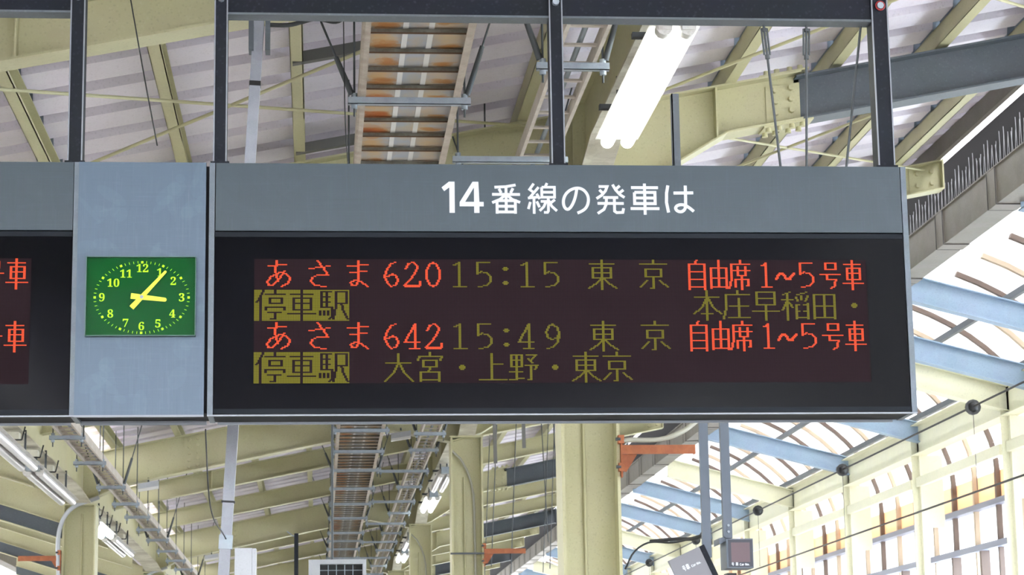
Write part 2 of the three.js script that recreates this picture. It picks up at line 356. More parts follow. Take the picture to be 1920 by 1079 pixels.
{
  const X0 = 0.24, X1 = 0.8, Y = 5.16, z0 = -10.4, z1 = -84;
  const t = thing('cable_tray', 'wide ladder cable tray with rust stained zinc plates above its rungs', 'cable tray', [X0, Y, 0]);
  const W = X1 - X0;
  for (const x of [0, W]) obj('side_rail', [box(x - 0.012, x + 0.012, -0.045, 0.055, z0, z1), box(Math.min(x, x + (x ? -0.03 : 0.03)), Math.max(x, x + (x ? -0.03 : 0.03)), -0.049, -0.04, z0, z1)], M.trayRail, t);
  const rg = mergeGeometries([box(0.014, W - 0.014, -0.01, 0.009, 0.016, -0.016)]), rl = box(0.014, W - 0.014, -0.016, -0.0105, 0.018, 0.008);
  for (let d = 10.6; d < 84; d += 0.354) { const r = obj('rung', rg, M.rung, t); r.position.z = -d; if (d < 34) obj('rust_lip', rl, M.rungRust, r); }
  for (const [a, b] of [[0.015, 0.203], [0.232, 0.338], [0.367, W - 0.015]]) for (let d = 10.4; d < 84; d += 2.24) obj('plate', box(a, b, 0.018, 0.023, -d, -Math.min(84, d + 2.236)), M.rustPlate, t);
  for (const a of [0.2175, 0.3525]) obj('strip', box(a - 0.0145, a + 0.0145, 0.012, 0.034, z0, z1), M.whiteStrip, t);
}
function ladderTray(label, X0, X1, Y, z0, z1, step) {
  const t = thing('ladder_tray', label, 'cable tray', [X0, Y, 0]), W = X1 - X0;
  for (const x of [0, W]) obj('side_rail', box(x - 0.011, x + 0.011, -0.04, 0.05, z0, z1), M.trayPlain, t);
  const rg = box(0.011, W - 0.011, -0.008, 0.005, 0.016, -0.016);
  for (let d = -z0 + 0.2; d < -z1; d += step) obj('rung', rg, M.trayPlain, t).position.z = -d;
  obj('cable', [rod(V(W * 0.55, 0.03, z0), V(W * 0.62, 0.03, z1), 0.016, 6)], M.galv, t);
  return t;
}
ladderTray('narrow pale ladder tray beside the beam over the taller columns', 1.303, 1.52, 5.2, -10.4, -84, 0.346);
ladderTray('narrow pale ladder tray beside the beam over the shorter columns', -2.525, -2.335, 4.45, -14, -84, 0.25);

// trapeze hangers: strut channel, two threaded rods with nuts, some with braces
function hanger(x0, x1, y, d, brace, label, group) {
  const t = thing('trapeze_hanger', label, 'hanger', [x0, y, -d], group);
  const W = x1 - x0;
  obj('strut', [box(0, W, -0.02, 0.021, 0.021, 0.017), box(0, W, -0.02, -0.016, 0.021, -0.021), box(0, W, -0.02, 0.021, -0.017, -0.021)], M.galv, t);
  for (const x of [0.035, W - 0.035]) {
    const r = obj('threaded_rod', rod(V(x, -0.09, 0), V(x, Yg(x0 + x) - y + 0.24, 0), 0.007, 6), M.darkRod, t);
    obj('nut', rod(V(x, -0.045, 0), V(x, -0.021, 0), 0.02, 6), M.galv, r); obj('nut', rod(V(x, 0.021, 0), V(x, 0.045, 0), 0.02, 6), M.galv, r);
  }
  if (brace) for (const s of [-1, 1]) {
    const a = V(s < 0 ? 0.02 : W - 0.02, 0.04, 0), b = V(a.x + s * 0.3, Yg(x0 + a.x + s * 0.3) - y + 0.2, 0.1), q = V().lerpVectors(a, b, 0.3);
    const r = obj('brace', rod(a, b, 0.007, 6), M.darkRod, t);
    obj('turnbuckle', rod(a, q, 0.02, 6, 0.016), M.darkRod, r);
  }
}
for (const [k, d] of [12.42, 14.7, 16.9, 19.1, 21.2, 23.3, 25.3, 27.25, 29.43, 31.69, 34.24, 36.69, 39.29, 42.4, 44.34, 46.46, 49.04, 51.4, 53.7, 56].entries())
  hanger(0.17, 0.872, 5.09, d, k % 3 === 0, 'galvanised strut hanger carrying the wide rusty cable tray', 'hangers of the wide tray');
for (const [d, ext] of [[12.23, 0], [14.4, 1], [16.6, 0], [18.8, 1], [21, 0], [24.3, 1], [28.86, 0], [30.64, 0], [33.27, 1], [35.57, 0], [38, 1], [40.16, 0], [42.3, 1], [44.5, 0], [46.7, 1], [49, 0], [51.3, 1], [54, 0], [57, 1]])
  hanger(ext ? 0.86 : 1.2, 1.605, 5.14, d * 0.97, !ext, 'galvanised strut hanger carrying the narrow tray beside the taller columns', 'hangers of the narrow tray by the taller columns');
for (const [k, d] of [15.9, 18, 20.1, 22.27, 24.5, 27.06, 29.15, 31.04, 33.1, 35, 37.3, 39.5, 41.8, 44.1, 46.9].entries())
  hanger(-2.64, -2.29, 4.395, d, k % 4 === 1, 'galvanised strut hanger carrying the narrow tray beside the shorter columns', 'hangers of the narrow tray by the shorter columns');

// ------------------------------------------------------------------ fluorescent lamps
function lamp(x, y, d0, d1, lit, label, group) {
  const L = d1 - d0, t = thing('fluorescent_lamp', label, 'lamp', [x, y, -d0], group);
  const prism = (z0, z1) => hex8([V(-0.14, 0.02, z0), V(0.14, 0.02, z0), V(0.06, 0.1, z0), V(-0.06, 0.1, z0), V(-0.14, 0.02, z1), V(0.14, 0.02, z1), V(0.06, 0.1, z1), V(-0.06, 0.1, z1)]);
  obj('housing', [prism(0, -L)], M.lampBody, t);
  for (const s of [-1, 1]) {
    const tube = obj('tube', rod(V(s * 0.065, -0.005, -0.08), V(s * 0.065, -0.005, -L + 0.03), 0.042, 12), lit ? M.tubeOn : M.tubeOff, t);
    obj('socket', [rod(V(s * 0.065, -0.005, -0.01), V(s * 0.065, -0.005, -0.09), 0.045, 10), box(s * 0.065 - 0.035, s * 0.065 + 0.035, -0.02, 0.03, 0, -0.06)], M.lampBody, tube);
  }
  for (const z of [-L * 0.2, -L * 0.8]) obj('mount', [box(-0.17, -0.05, 0.09, 0.12, z, z - 0.05), rod(V(-0.05, 0.1, z), V(-0.05, 0.3, z), 0.012), rod(V(0.05, 0.1, z), V(0.05, 0.3, z), 0.012)], M.darkRod, t);
  obj('end_box', [box(-0.07, 0.07, 0.0, 0.1, 0.12, 0.001)], M.galv, t);
  if (lit) {
    const l = new THREE.RectAreaLight('#f7fff4', 5.5, 0.2, L - 0.1); l.position.set(0, -0.06, -L / 2); l.rotation.x = -Math.PI / 2; t.add(l);
  }
}
lamp(1.93, 5.27, 11.5, 14.0, true, 'lit twin tube fluorescent lamp hung under the beam before the first tall column');
lamp(1.93, 5.27, 33.9, 36.3, false, 'unlit twin tube lamp under the higher beam after the second tall column');
lamp(1.93, 5.27, 37.5, 39.9, true, 'lit twin tube lamp just before the third tall column');
lamp(1.93, 5.27, 46.6, 49.0, false, 'unlit twin tube lamp after the third tall column');
lamp(1.93, 5.27, 50.3, 52.7, true, 'lit twin tube lamp just before the fourth tall column');
lamp(-2.97, 4.22, 20.0, 23.3, false, 'unlit twin tube lamp under the lower beam, first before the shorter column');
lamp(-2.97, 4.22, 23.7, 27.0, false, 'unlit twin tube lamp under the lower beam with grey end box at the shorter column');
lamp(-2.97, 4.22, 29.9, 32.0, true, 'lit twin tube lamp under the lower beam behind the shorter column');
lamp(-2.97, 4.22, 32.4, 35.6, false, 'unlit twin tube lamp under the lower beam beyond the lit one');
// wire saddles on the underside of the lower beam
for (const d of [22.3, 23.8, 25.2, 30.6, 31.9, 33.2, 34.5]) {
  const s = thing('wire_saddle', 'dark wire saddle with pale block under the lower beam', 'saddle', [XL + 0.02, 4.38, -d], 'wire saddles under the lower beam');
  obj('block', box(-0.1, 0.12, 0.0, 0.07, 0.08, -0.08), M.creamDirty, s);
  obj('wire', [rod(V(-0.13, -0.01, 0.08), V(0.15, -0.01, 0.08), 0.008, 6), rod(V(-0.13, -0.01, 0.08), V(-0.16, 0.12, 0.08), 0.008, 6), rod(V(0.15, -0.01, 0.08), V(0.18, 0.12, 0.08), 0.008, 6)], M.black, s);
}

// bracing rods in the roof plane
for (const [a, b] of [[[-2.9, 5.06, -11.75], [1.6, 5.93, -15.95]], [[-2.9, 5.06, -15.9], [1.7, 5.95, -12.05]], [[2.1, 6.04, -16.0], [5.8, 6.74, -12.4]], [[2.2, 6.05, -11.8], [5.9, 6.76, -16.0]], [[2.2, 6.06, -16.2], [5.8, 6.75, -20.5]], [[2.2, 6.06, -20.4], [5.8, 6.75, -16.3]]])
  tag(obj('brace_rod', rod(arr(a).add(V(0, -0.03, 0)), arr(b).add(V(0, -0.03, 0)), 0.012, 6), M.cream), 'thin cream bracing rod crossing under the roof purlins', 'brace rod', 'roof bracing rods');
for (const [x0, x1, d] of [[-0.16, 0.5, 13.45], [-0.16, 0.5, 15.7], [-0.3, 0.3, 35.9], [-0.3, 0.3, 40.3], [-0.3, 0.3, 49.5]])
  tag(obj('seismic_plate', slope(x0, x1, Yg(x0) - 0.01, Yg(x0) + 0.06, Yg(x1) - 0.01, Yg(x1) + 0.06, -d, -d - 0.06), M.darkChannel), 'dark grey steel channel across the purlins above the wide tray', 'channel', 'dark channels above the wide tray');

// ------------------------------------------------------------------ eave gutter with bird spikes
{
  const t = thing('eave_gutter', 'brown grey box gutter with needle spikes along the roof eave', 'gutter', [6.3, 6.25, 0]);
  obj('trough', [box(0, 0.26, 0, 0.012, -8, ZEND), box(0, 0.012, 0.012, 0.35, -8, ZEND), box(0.248, 0.26, 0.012, 0.35, -8, ZEND)], M.gutter, t);
  obj('back_fascia', box(0.22, 0.247, 0.35, 0.99, -8, ZEND), M.fascia, t);
  obj('top_ledge', box(-0.01, 0.06, 0.35, 0.362, -8, ZEND), M.gutter, t);
  const jg = mergeGeometries([box(-0.004, 0, 0, 0.35, 0.006, -0.006), box(0, 0.26, -0.004, 0, 0.006, -0.006)]);
  const sleeve = mergeGeometries([box(-0.008, 0, 0, 0.35, 0.13, -0.13), box(-0.008, 0.262, -0.008, 0, 0.13, -0.13)]);
  for (let d = 18.2; d < 86; d += 1.8) { const s = obj('joint_sleeve', sleeve, M.gutter, t); s.position.z = -d; for (const e of [0.13, -0.13]) { const j = obj('seam', jg, M.black, s); j.position.set(-0.009, -0.006, e); } }
  const sp = thing('bird_spike_strip', 'row of thin steel bird spikes standing on the eave gutter', 'bird spikes', [6.31, 6.612, 0]);
  obj('strip', box(0, 0.04, 0, 0.006, -15, -24.5), M.galv, sp);
  const sg = [];
  for (let i = 0; i < 8; i++) { const lean = (rnd() - 0.5) * 0.03; sg.push(rod(V(0.02, 0, 0), V(0.02 + (i % 2 ? 0.015 : -0.008), 0.2 + rnd() * 0.12, lean), 0.0045, 4, 0.003)); }
  for (let i = 0; i < 150; i++) obj('spike', sg[i % 8], M.spike, sp).position.z = -15.05 - i * 0.062 - rnd() * 0.02;
  const tl = thing('eave_gutter', 'grey box gutter along the eave of the lower canopy wing', 'gutter', [-7.85, 5.55, 0]);
  obj('trough', [box(0, 0.26, 0, 0.012, -8, ZEND), box(0, 0.012, 0.012, 0.4, -8, ZEND), box(0.248, 0.26, 0.012, 0.3, -8, ZEND)], M.gutter, tl);
}

// ------------------------------------------------------------------ glazed enclosure over the track
{
  const XW = 8.93, yW = (x) => 1.6 + 4.63 - 0.257 * (x - 6.88);
  for (const d of [19.8, 24.3, 27.2, 32.6, 37.1, 46, 50.5, 59.5, 64, 73, 77.5]) {
    const t = thing('track_crossbeam', 'pale blue beam sloping from gutter to glazed wall, ' + NTH[[19.8, 24.3, 27.2, 32.6, 37.1, 46, 50.5, 59.5, 64, 73, 77.5].indexOf(d)] + ' along the track', 'beam', [0, 0, -d], 'pale blue beams over the track');
    const [w, tp, b] = iGirder([6.5, XW], (x) => yW(x) - 0.15, (x) => yW(x) + 0.15, 0.17);
    obj('web', w, M.blueBeam, t); obj('flange', tp, M.blueBeam, t); obj('flange', b, M.blueBeam, t);
  }
  for (const d of [28.25, 41.65, 55.05, 68.5]) {
    const t = thing('track_frame_beam', 'cream frame beam across the track at a wall post, ' + NTH[[28.25, 41.65, 55.05, 68.5].indexOf(d)] + ' along the track', 'beam', [0, 0, -d], 'cream beams over the track');
    const [w, tp, b] = iGirder([6.55, XW], (x) => yW(x) - 0.28, (x) => yW(x) + 0.06, 0.2);
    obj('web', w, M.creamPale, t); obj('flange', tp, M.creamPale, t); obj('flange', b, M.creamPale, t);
  }
  // vaulted shell: quarter ellipse from the gutter to the wall, ribs and panels
  const S = (a) => [6.4 + 3.35 * Math.sin(a), 5.0 + 2.3 * Math.cos(a)];
  const N = 16, BAY = 4.4667, D0 = 17.1 - 9 * BAY, NB = 25;
  const v = thing('vault_shell', 'white translucent vaulted roof panels over the track', 'vault', [0, 0, 0], null, 'structure');
  for (let part = 0; part < 4; part++) {
    const gs = [];
    for (let i = part * 4; i < part * 4 + 4; i++) {
      const [xa, ya] = S(i / N * Math.PI / 2), [xb, yb] = S((i + 1) / N * Math.PI / 2), t = 0.006;
      gs.push(hex8([V(xa, ya, -0.02), V(xb, yb, -0.02), V(xb + t, yb + t, -0.02), V(xa + t, ya + t, -0.02), V(xa, ya, -BAY + 0.02), V(xb, yb, -BAY + 0.02), V(xb + t, yb + t, -BAY + 0.02), V(xa + t, ya + t, -BAY + 0.02)]));
    }
    const g = mergeGeometries(gs);
    for (let k = 0; k < NB; k++) obj('panel', g, M.vault, v).position.z = -D0 - k * BAY;
  }
  const ribG = (() => { const gs = []; for (let i = 5; i < N; i++) { const [xa, ya] = S(i / N * Math.PI / 2), [xb, yb] = S((i + 1) / N * Math.PI / 2); gs.push(bar(V(xa - 0.06, ya - 0.06, 0), V(xb - 0.06, yb - 0.06, 0), 0.06, 0.08, V(0, 0, 1))); } gs.push(box(9.65, 9.72, 2.4, 5.0, 0.04, -0.04)); return mergeGeometries(gs); })();
  for (let k = 0; k < 58; k++) { const d = 19 + k * BAY / 4; const r = obj('vault_rib', ribG, k % 2 ? M.rib : M.ribLit); r.position.z = -d; tag(r, k % 2 ? 'curved rib of the vaulted track shell coloured in its backlit dark brown' : 'curved rib of the vaulted track shell coloured in its lit tan', 'rib', k % 2 ? 'dark ribs of the track shell' : 'tan ribs of the track shell'); }  // lit and backlit rib tones alternate as two colours
  for (const a of [0.32, 0.7, 1.02]) { const [x, y] = S(a); tag(obj('vault_purlin', box(x - 0.12, x - 0.06, y - 0.2, y - 0.12, -D0, ZEND), M.greySteel), 'thin grey longitudinal bar under the vaulted shell', 'bar', 'longitudinal bars of the vaulted shell'); }
  // side wall
  const w = thing('wall_right', 'glazed side wall beyond the track with peach upper panels and white panels', 'wall', [0, 0, 0], null, 'structure');
  for (let k = 0; k < NB; k++) {
    const z = -D0 - k * BAY, at = (n, y0, y1, m, x0 = 9.73, x1 = 9.745) => obj(n, box(x0, x1, y0, y1, z - 0.02, z - BAY + 0.02), m, w);
    at('peach_panel', 4.56, 5.0, M.peach); at('white_panel', 3.98, 4.5, M.vault); at('pane', 2.4, 3.9, M.glass); at('lower_panel', -1.3, 2.38, M.wallPanel, 9.73, 9.78);
    at('sill_rail', 4.5, 4.58, M.slateRail, 9.58, 9.74); at('window_rail', 3.9, 3.99, M.slateRail, 9.58, 9.74);
    for (const f of [0.33, 0.66]) obj('mullion', box(9.6, 9.73, 2.4, 3.9, z - BAY * f, z - BAY * f - 0.09), M.rib, w);
  }
  for (let k = 0; k < 13; k++) {
    const d = 23.78 + k * BAY, c = thing('wall_post', 'cream post of the glazed side wall with bracket plate, ' + NTH[k] + ' along the wall', 'post', [XW, -1.3, -d], 'cream posts of the side wall', 'thing');
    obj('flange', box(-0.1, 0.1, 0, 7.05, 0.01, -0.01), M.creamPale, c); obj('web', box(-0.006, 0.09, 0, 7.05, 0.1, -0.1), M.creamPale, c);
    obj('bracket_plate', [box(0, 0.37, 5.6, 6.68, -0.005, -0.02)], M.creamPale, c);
  }
  const tb = thing('wall_beam', 'deep cream longitudinal beam along the top of the side wall posts', 'beam', [XW, 5.38, 0]);
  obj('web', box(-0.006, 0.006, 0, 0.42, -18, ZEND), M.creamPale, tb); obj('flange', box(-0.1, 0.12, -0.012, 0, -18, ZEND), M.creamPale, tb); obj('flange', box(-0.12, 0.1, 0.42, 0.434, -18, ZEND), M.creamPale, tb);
  const mb = thing('wall_beam', 'slim cream rail halfway up the side wall posts', 'beam', [XW, 4.9, 0]);
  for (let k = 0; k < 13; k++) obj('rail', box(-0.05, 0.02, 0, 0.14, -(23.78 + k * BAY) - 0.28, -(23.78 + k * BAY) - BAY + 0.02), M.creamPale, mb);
  // unseen enclosure added beyond the lower wing to cut side light on the boards
  const S2 = (a) => [-7.7 - 3.0 * Math.sin(a), 4.2 + 2.0 * Math.cos(a)];
  const wl = thing('added_wall_left', 'unseen white translucent side wall and vault added beyond the lower canopy wing', 'wall', [0, 0, 0], null, 'structure');
  for (let part = 0; part < 4; part++) {
    const gs = [];
    for (let i = part * 4; i < part * 4 + 4; i++) {
      const [xa, ya] = S2(i / N * Math.PI / 2), [xb, yb] = S2((i + 1) / N * Math.PI / 2), t = 0.006;
      gs.push(hex8([V(xa, ya, -0.02), V(xb, yb, -0.02), V(xb - t, yb + t, -0.02), V(xa - t, ya + t, -0.02), V(xa, ya, -BAY + 0.02), V(xb, yb, -BAY + 0.02), V(xb - t, yb + t, -BAY + 0.02), V(xa - t, ya + t, -BAY + 0.02)]));
    }
    const g = mergeGeometries(gs);
    for (let k = 0; k < NB; k++) obj('panel', g, M.vault, wl).position.z = -D0 - k * BAY;
  }
  for (let k = 0; k < NB; k++) {
    const z = -D0 - k * BAY;
    obj('upper_panel', box(-10.71, -10.7, 2.4, 4.2, z - 0.02, z - BAY + 0.02), M.vault, wl); obj('lower_panel', box(-10.75, -10.7, -1.3, 2.38, z - 0.02, z - BAY + 0.02), M.wallPanel, wl);
    obj('post', box(-10.7, -10.5, -1.3, 4.2, z + 0.08, z - 0.08), M.cream, wl);
  }
  // overhead wires above the track
  const wire = (x, y, label) => tag(obj('contact_wire', rod(V(x, y, -17), V(x, y - 0.05, -88), 0.011, 6), M.cable), label, 'wire');
  wire(6.3, 4.5, 'black messenger wire with round clamps above the track'); wire(6.3, 3.68, 'black contact wire hanging below the messenger wire');
  for (const d of [21, 26.5, 31.8, 37.2, 42.6]) {
    const c = thing('wire_clamp', 'black round clamp on the messenger wire above the track', 'clamp', [6.3, 4.49, -d], 'clamps on the messenger wire');
    obj('body', new THREE.SphereGeometry(0.055, 12, 8), M.black, c); obj('fin', rod(V(0, 0, 0.02), V(0, 0, -0.02), 0.075, 12), M.black, c);
    obj('dropper', rod(V(0, -0.05, 0), V(0, -0.8, 0), 0.003, 5), M.cable, c);
  }
}

// ------------------------------------------------------------------ lettering
// strokes on a 24 grid (dot matrix) and on a 100 grid (painted header)
const G24 = {
  sha: [[3, 3, 20, 3], [5, 6, 5, 15], [18, 6, 18, 15], [5, 6, 18, 6], [5, 10, 18, 10], [5, 15, 18, 15], [1, 18, 22, 18], [11, 0, 11, 23]],
  tei: [[6, 0, 4, 5, 1, 9], [4, 6, 4, 23], [15, 0, 15, 2], [8, 3, 23, 3], [11, 6, 20, 6], [11, 6, 11, 10], [20, 6, 20, 10], [11, 10, 20, 10], [8, 13, 8, 15], [8, 13, 22, 13, 22, 15], [10, 17, 20, 17], [15, 17, 15, 22, 12, 22]],
  eki: [[2, 1, 2, 13], [2, 1, 10, 1], [2, 5, 9, 5], [2, 9, 9, 9], [6, 1, 6, 13], [2, 13, 10, 13, 10, 20, 8, 22], [1, 16, 1, 19], [4, 16, 4, 19], [7, 16, 7, 19], [13, 1, 21, 1, 21, 10], [13, 1, 13, 12, 11, 22], [13, 10, 21, 10], [17, 10, 19, 17, 22, 22]],
  tou: [[2, 3, 21, 3], [4, 6, 19, 6], [4, 6, 4, 14], [18, 6, 18, 14], [4, 10, 19, 10], [4, 14, 19, 14], [11, 0, 11, 23], [11, 14, 7, 18, 1, 22], [12, 14, 16, 18, 22, 22]],
  kyou: [[11, 0, 11, 3], [1, 3, 22, 3], [5, 7, 18, 7], [5, 7, 5, 13], [17, 7, 17, 13], [5, 13, 18, 13], [11, 13, 11, 22, 9, 22], [6, 16, 1, 21], [16, 16, 22, 21]],
  ji: [[8, 0, 6, 3], [2, 3, 14, 3], [2, 3, 2, 23], [14, 3, 14, 23], [2, 9, 14, 9], [2, 15, 14, 15], [2, 21, 14, 21]],
  yuu: [[2, 6, 14, 6], [2, 6, 2, 22], [14, 6, 14, 22], [2, 14, 14, 14], [2, 21, 14, 21], [8, 0, 8, 21]],
  seki: [[9, 0, 9, 2], [2, 3, 17, 3], [2, 3, 2, 14, 0, 22], [4, 8, 17, 8], [7, 5, 7, 12], [13, 5, 13, 12], [7, 12, 13, 12], [5, 15, 16, 15], [5, 15, 5, 21], [15, 15, 15, 20, 14, 20], [10, 12, 10, 23]],
  gou: [[4, 2, 14, 2], [4, 2, 4, 7], [13, 2, 13, 7], [4, 7, 14, 7], [0, 11, 18, 11], [6, 11, 5, 15], [5, 15, 13, 15], [13, 15, 12, 20, 9, 22]],
  nami: [[0, 14, 3, 10, 6, 10, 9, 14, 12, 14, 15, 10], [0, 15, 3, 11, 6, 11, 9, 15, 12, 15, 15, 11]],
  hon: [[2, 5, 21, 5], [11, 0, 11, 23], [11, 6, 7, 13, 1, 18], [12, 6, 16, 13, 22, 18], [7, 18, 16, 18]],
  shou: [[12, 0, 12, 3], [3, 3, 22, 3], [3, 3, 3, 13, 1, 22], [6, 12, 21, 12], [13, 6, 13, 21], [5, 21, 22, 21]],
  sou: [[4, 1, 19, 1], [4, 1, 4, 11], [18, 1, 18, 11], [4, 6, 19, 6], [4, 11, 19, 11], [1, 16, 22, 16], [11, 11, 11, 23]],
  ine: [[8, 1, 2, 3], [1, 7, 10, 7], [5, 2, 5, 23], [5, 8, 1, 15], [6, 9, 9, 13], [21, 1, 13, 3], [12, 5, 13, 8], [16, 4, 16, 7], [21, 4, 19, 8], [12, 11, 12, 22], [12, 11, 15, 11], [21, 10, 21, 22], [18, 11, 21, 11], [12, 16, 15, 16], [18, 16, 21, 16], [12, 21, 21, 21]],
  den: [[3, 3, 20, 3], [3, 3, 3, 22], [19, 3, 19, 22], [3, 12, 20, 12], [3, 21, 20, 21], [11, 3, 11, 21]],
  oo: [[2, 8, 21, 8], [11, 1, 11, 9, 7, 16, 1, 22], [12, 9, 16, 16, 22, 22]],
  miya: [[11, 0, 11, 2], [3, 3, 20, 3], [3, 3, 2, 6], [20, 3, 19, 6], [6, 6, 17, 6], [6, 6, 6, 11], [16, 6, 16, 11], [6, 11, 17, 11], [4, 15, 19, 15], [4, 15, 4, 22], [18, 15, 18, 22], [4, 21, 19, 21], [11, 11, 10, 15]],
  ue: [[10, 1, 10, 21], [10, 9, 19, 9], [1, 21, 22, 21]],
  no: [[2, 2, 10, 2], [2, 2, 2, 11], [10, 2, 10, 11], [2, 6, 10, 6], [2, 11, 10, 11], [6, 2, 6, 21], [1, 15, 11, 15], [1, 21, 12, 20], [14, 2, 21, 2, 17, 6], [15, 5, 18, 8], [13, 10, 22, 10, 20, 13], [17, 10, 17, 21, 15, 21]],
  a: [[3, 5, 17, 4], [9, 1, 8, 9, 10, 17], [15, 9, 11, 15, 6, 20, 3, 20, 2, 17, 5, 13, 11, 10, 16, 11, 19, 14, 18, 18, 13, 21]],
  sa: [[1, 7, 17, 5], [7, 1, 11, 6, 15, 12], [14, 12, 8, 12, 3, 14, 2, 17, 5, 20, 14, 21]],
  ma: [[2, 5, 18, 4], [4, 10, 17, 9], [10, 1, 10, 17, 8, 20, 5, 20, 4, 18, 7, 16, 12, 17, 17, 21]],
  dot: [[2, 10, 4, 10], [1, 11, 5, 11], [1, 12, 5, 12], [2, 13, 4, 13]],
  colon: [[1, 6, 3, 6], [0, 7, 4, 7], [1, 8, 3, 8], [1, 17, 3, 17], [0, 18, 4, 18], [1, 19, 3, 19]],
  0: [[6, 2, 3, 4, 1, 9, 1, 14, 3, 19, 6, 21, 9, 19, 11, 14, 11, 9, 9, 4, 6, 2]],
  1: [[0, 4, 4, 2], [4, 2, 4, 21], [0, 21, 10, 21]],
  2: [[1, 7, 3, 3, 7, 2, 10, 5, 9, 9, 5, 15, 0, 20], [0, 20, 12, 20], [1, 21, 12, 21], [12, 17, 12, 20]],
  4: [[8, 2, 0, 16], [0, 16, 12, 16], [8, 2, 8, 21], [4, 21, 12, 21]],
  5: [[1, 2, 11, 2], [1, 2, 1, 11], [1, 11, 4, 9, 8, 10, 11, 13, 11, 17, 8, 20, 2, 21]],
  6: [[10, 2, 6, 3, 3, 7, 1, 13, 3, 18, 6, 21, 9, 20, 11, 16, 10, 13, 7, 11, 3, 13]],
  9: [[2, 21, 6, 20, 10, 16, 11, 10, 10, 5, 6, 2, 3, 4, 1, 8, 2, 12, 5, 14, 9, 13, 11, 10]],
};
function dots(name, sx = 1) {
  const set = new Set();
  for (const s of G24[name]) for (let i = 0; i + 3 < s.length; i += 2) {
    const [x0, y0, x1, y1] = [s[i] * sx, s[i + 1], s[i + 2] * sx, s[i + 3]], n = Math.max(1, Math.ceil(Math.max(Math.abs(x1 - x0), Math.abs(y1 - y0)))), steep = Math.abs(y1 - y0) >= 0.5 * Math.abs(x1 - x0);
    for (let k = 0; k <= n; k++) { const x = Math.round(x0 + (x1 - x0) * k / n), y = Math.round(y0 + (y1 - y0) * k / n); set.add(x + ',' + y); if (steep) set.add(x + 1 + ',' + y); }
  }
  return set;
}
const RED = '#ff5428', GRN = '#6f7008', COLS = 473, T = 4;
function ledTextures(put) {           // put(plot) places glyphs; returns [colour map, emissive map]
  const cells = Array.from({ length: 96 }, () => new Array(COLS).fill(null));
  put((name, col, row, color, sx, invert) => {
    const d = dots(name, sx);
    if (invert) { for (let y = 0; y < 24; y++) for (let x = 0; x < 24; x++) if (!d.has(x + ',' + y)) cells[row + y][col + x] = color; } else for (const k of d) { const [x, y] = k.split(',').map(Number); if (cells[row + y] && col + x < COLS) cells[row + y][col + x] = color; }
  });
  const make = (off, gap, light) => ctex(COLS * T, 96 * T, (g, w, h) => {
    g.fillStyle = gap; g.fillRect(0, 0, w, h);
    for (let y = 0; y < 96; y++) for (let x = 0; x < COLS; x++) {
      const c = cells[y][x];
      if (c) { g.fillStyle = light ? c : off; g.fillRect(x * T, y * T, T, T); g.globalAlpha = 0.45; g.fillStyle = light ? '#000' : gap; g.fillRect(x * T + T - 1, y * T, 1, T); g.fillRect(x * T, y * T + T - 1, T, 1); g.globalAlpha = 1; } else if (!light) { g.fillStyle = off; g.fillRect(x * T, y * T, T - 1, T - 1); }
    }
  });
  return [make('#22141a', '#1a0f13'), make(null, '#000', true)];
}
const freeSeats = (p, r) => { p('ji', 331, r, RED); p('yuu', 348, r, RED); p('seki', 364, r, RED); p('1', 390, r, RED, 0.8); p('nami', 401, r, RED, 0.9); p('5', 419, r, RED); p('gou', 436, r, RED, 0.9); p('sha', 453, r, RED, 0.77); };
const [ledMap, ledEmit] = ledTextures((p) => {
  for (const r of [0, 48]) {
    p('a', 7, r, RED); p('sa', 40, r, RED); p('ma', 68, r, RED);
    p('6', 97, r, RED); p(r ? '4' : '2', 113, r, RED); p(r ? '2' : '0', 129, r, RED);
    p('1', 151, r, GRN); p('5', 168, r, GRN); p('colon', 189, r, GRN); p(r ? '4' : '1', r ? 200 : 203, r, GRN); p(r ? '9' : '5', 220, r, GRN);
    p('tou', 254, r, GRN); p('kyou', 294, r, GRN);
    freeSeats(p, r);
    p('tei', 0, r + 24, GRN, 1, true); p('sha', 24, r + 24, GRN, 1, true); p('eki', 48, r + 24, GRN, 1, true);
  }
  p('hon', 335, 24, GRN); p('shou', 358, 24, GRN); p('sou', 381, 24, GRN); p('ine', 404, 24, GRN); p('den', 427, 24, GRN); p('dot', 459, 24, GRN);
  p('oo', 97, 72, GRN); p('miya', 121, 72, GRN); p('dot', 154, 72, GRN); p('ue', 169, 72, GRN); p('no', 192, 72, GRN); p('dot', 225, 72, GRN); p('tou', 240, 72, GRN); p('kyou', 264, 72, GRN);
});
const [ledMapB, ledEmitB] = ledTextures((p) => { for (const r of [0, 48]) { p('gou', 436, r, RED, 0.9); p('sha', 453, r, RED, 0.77); } });
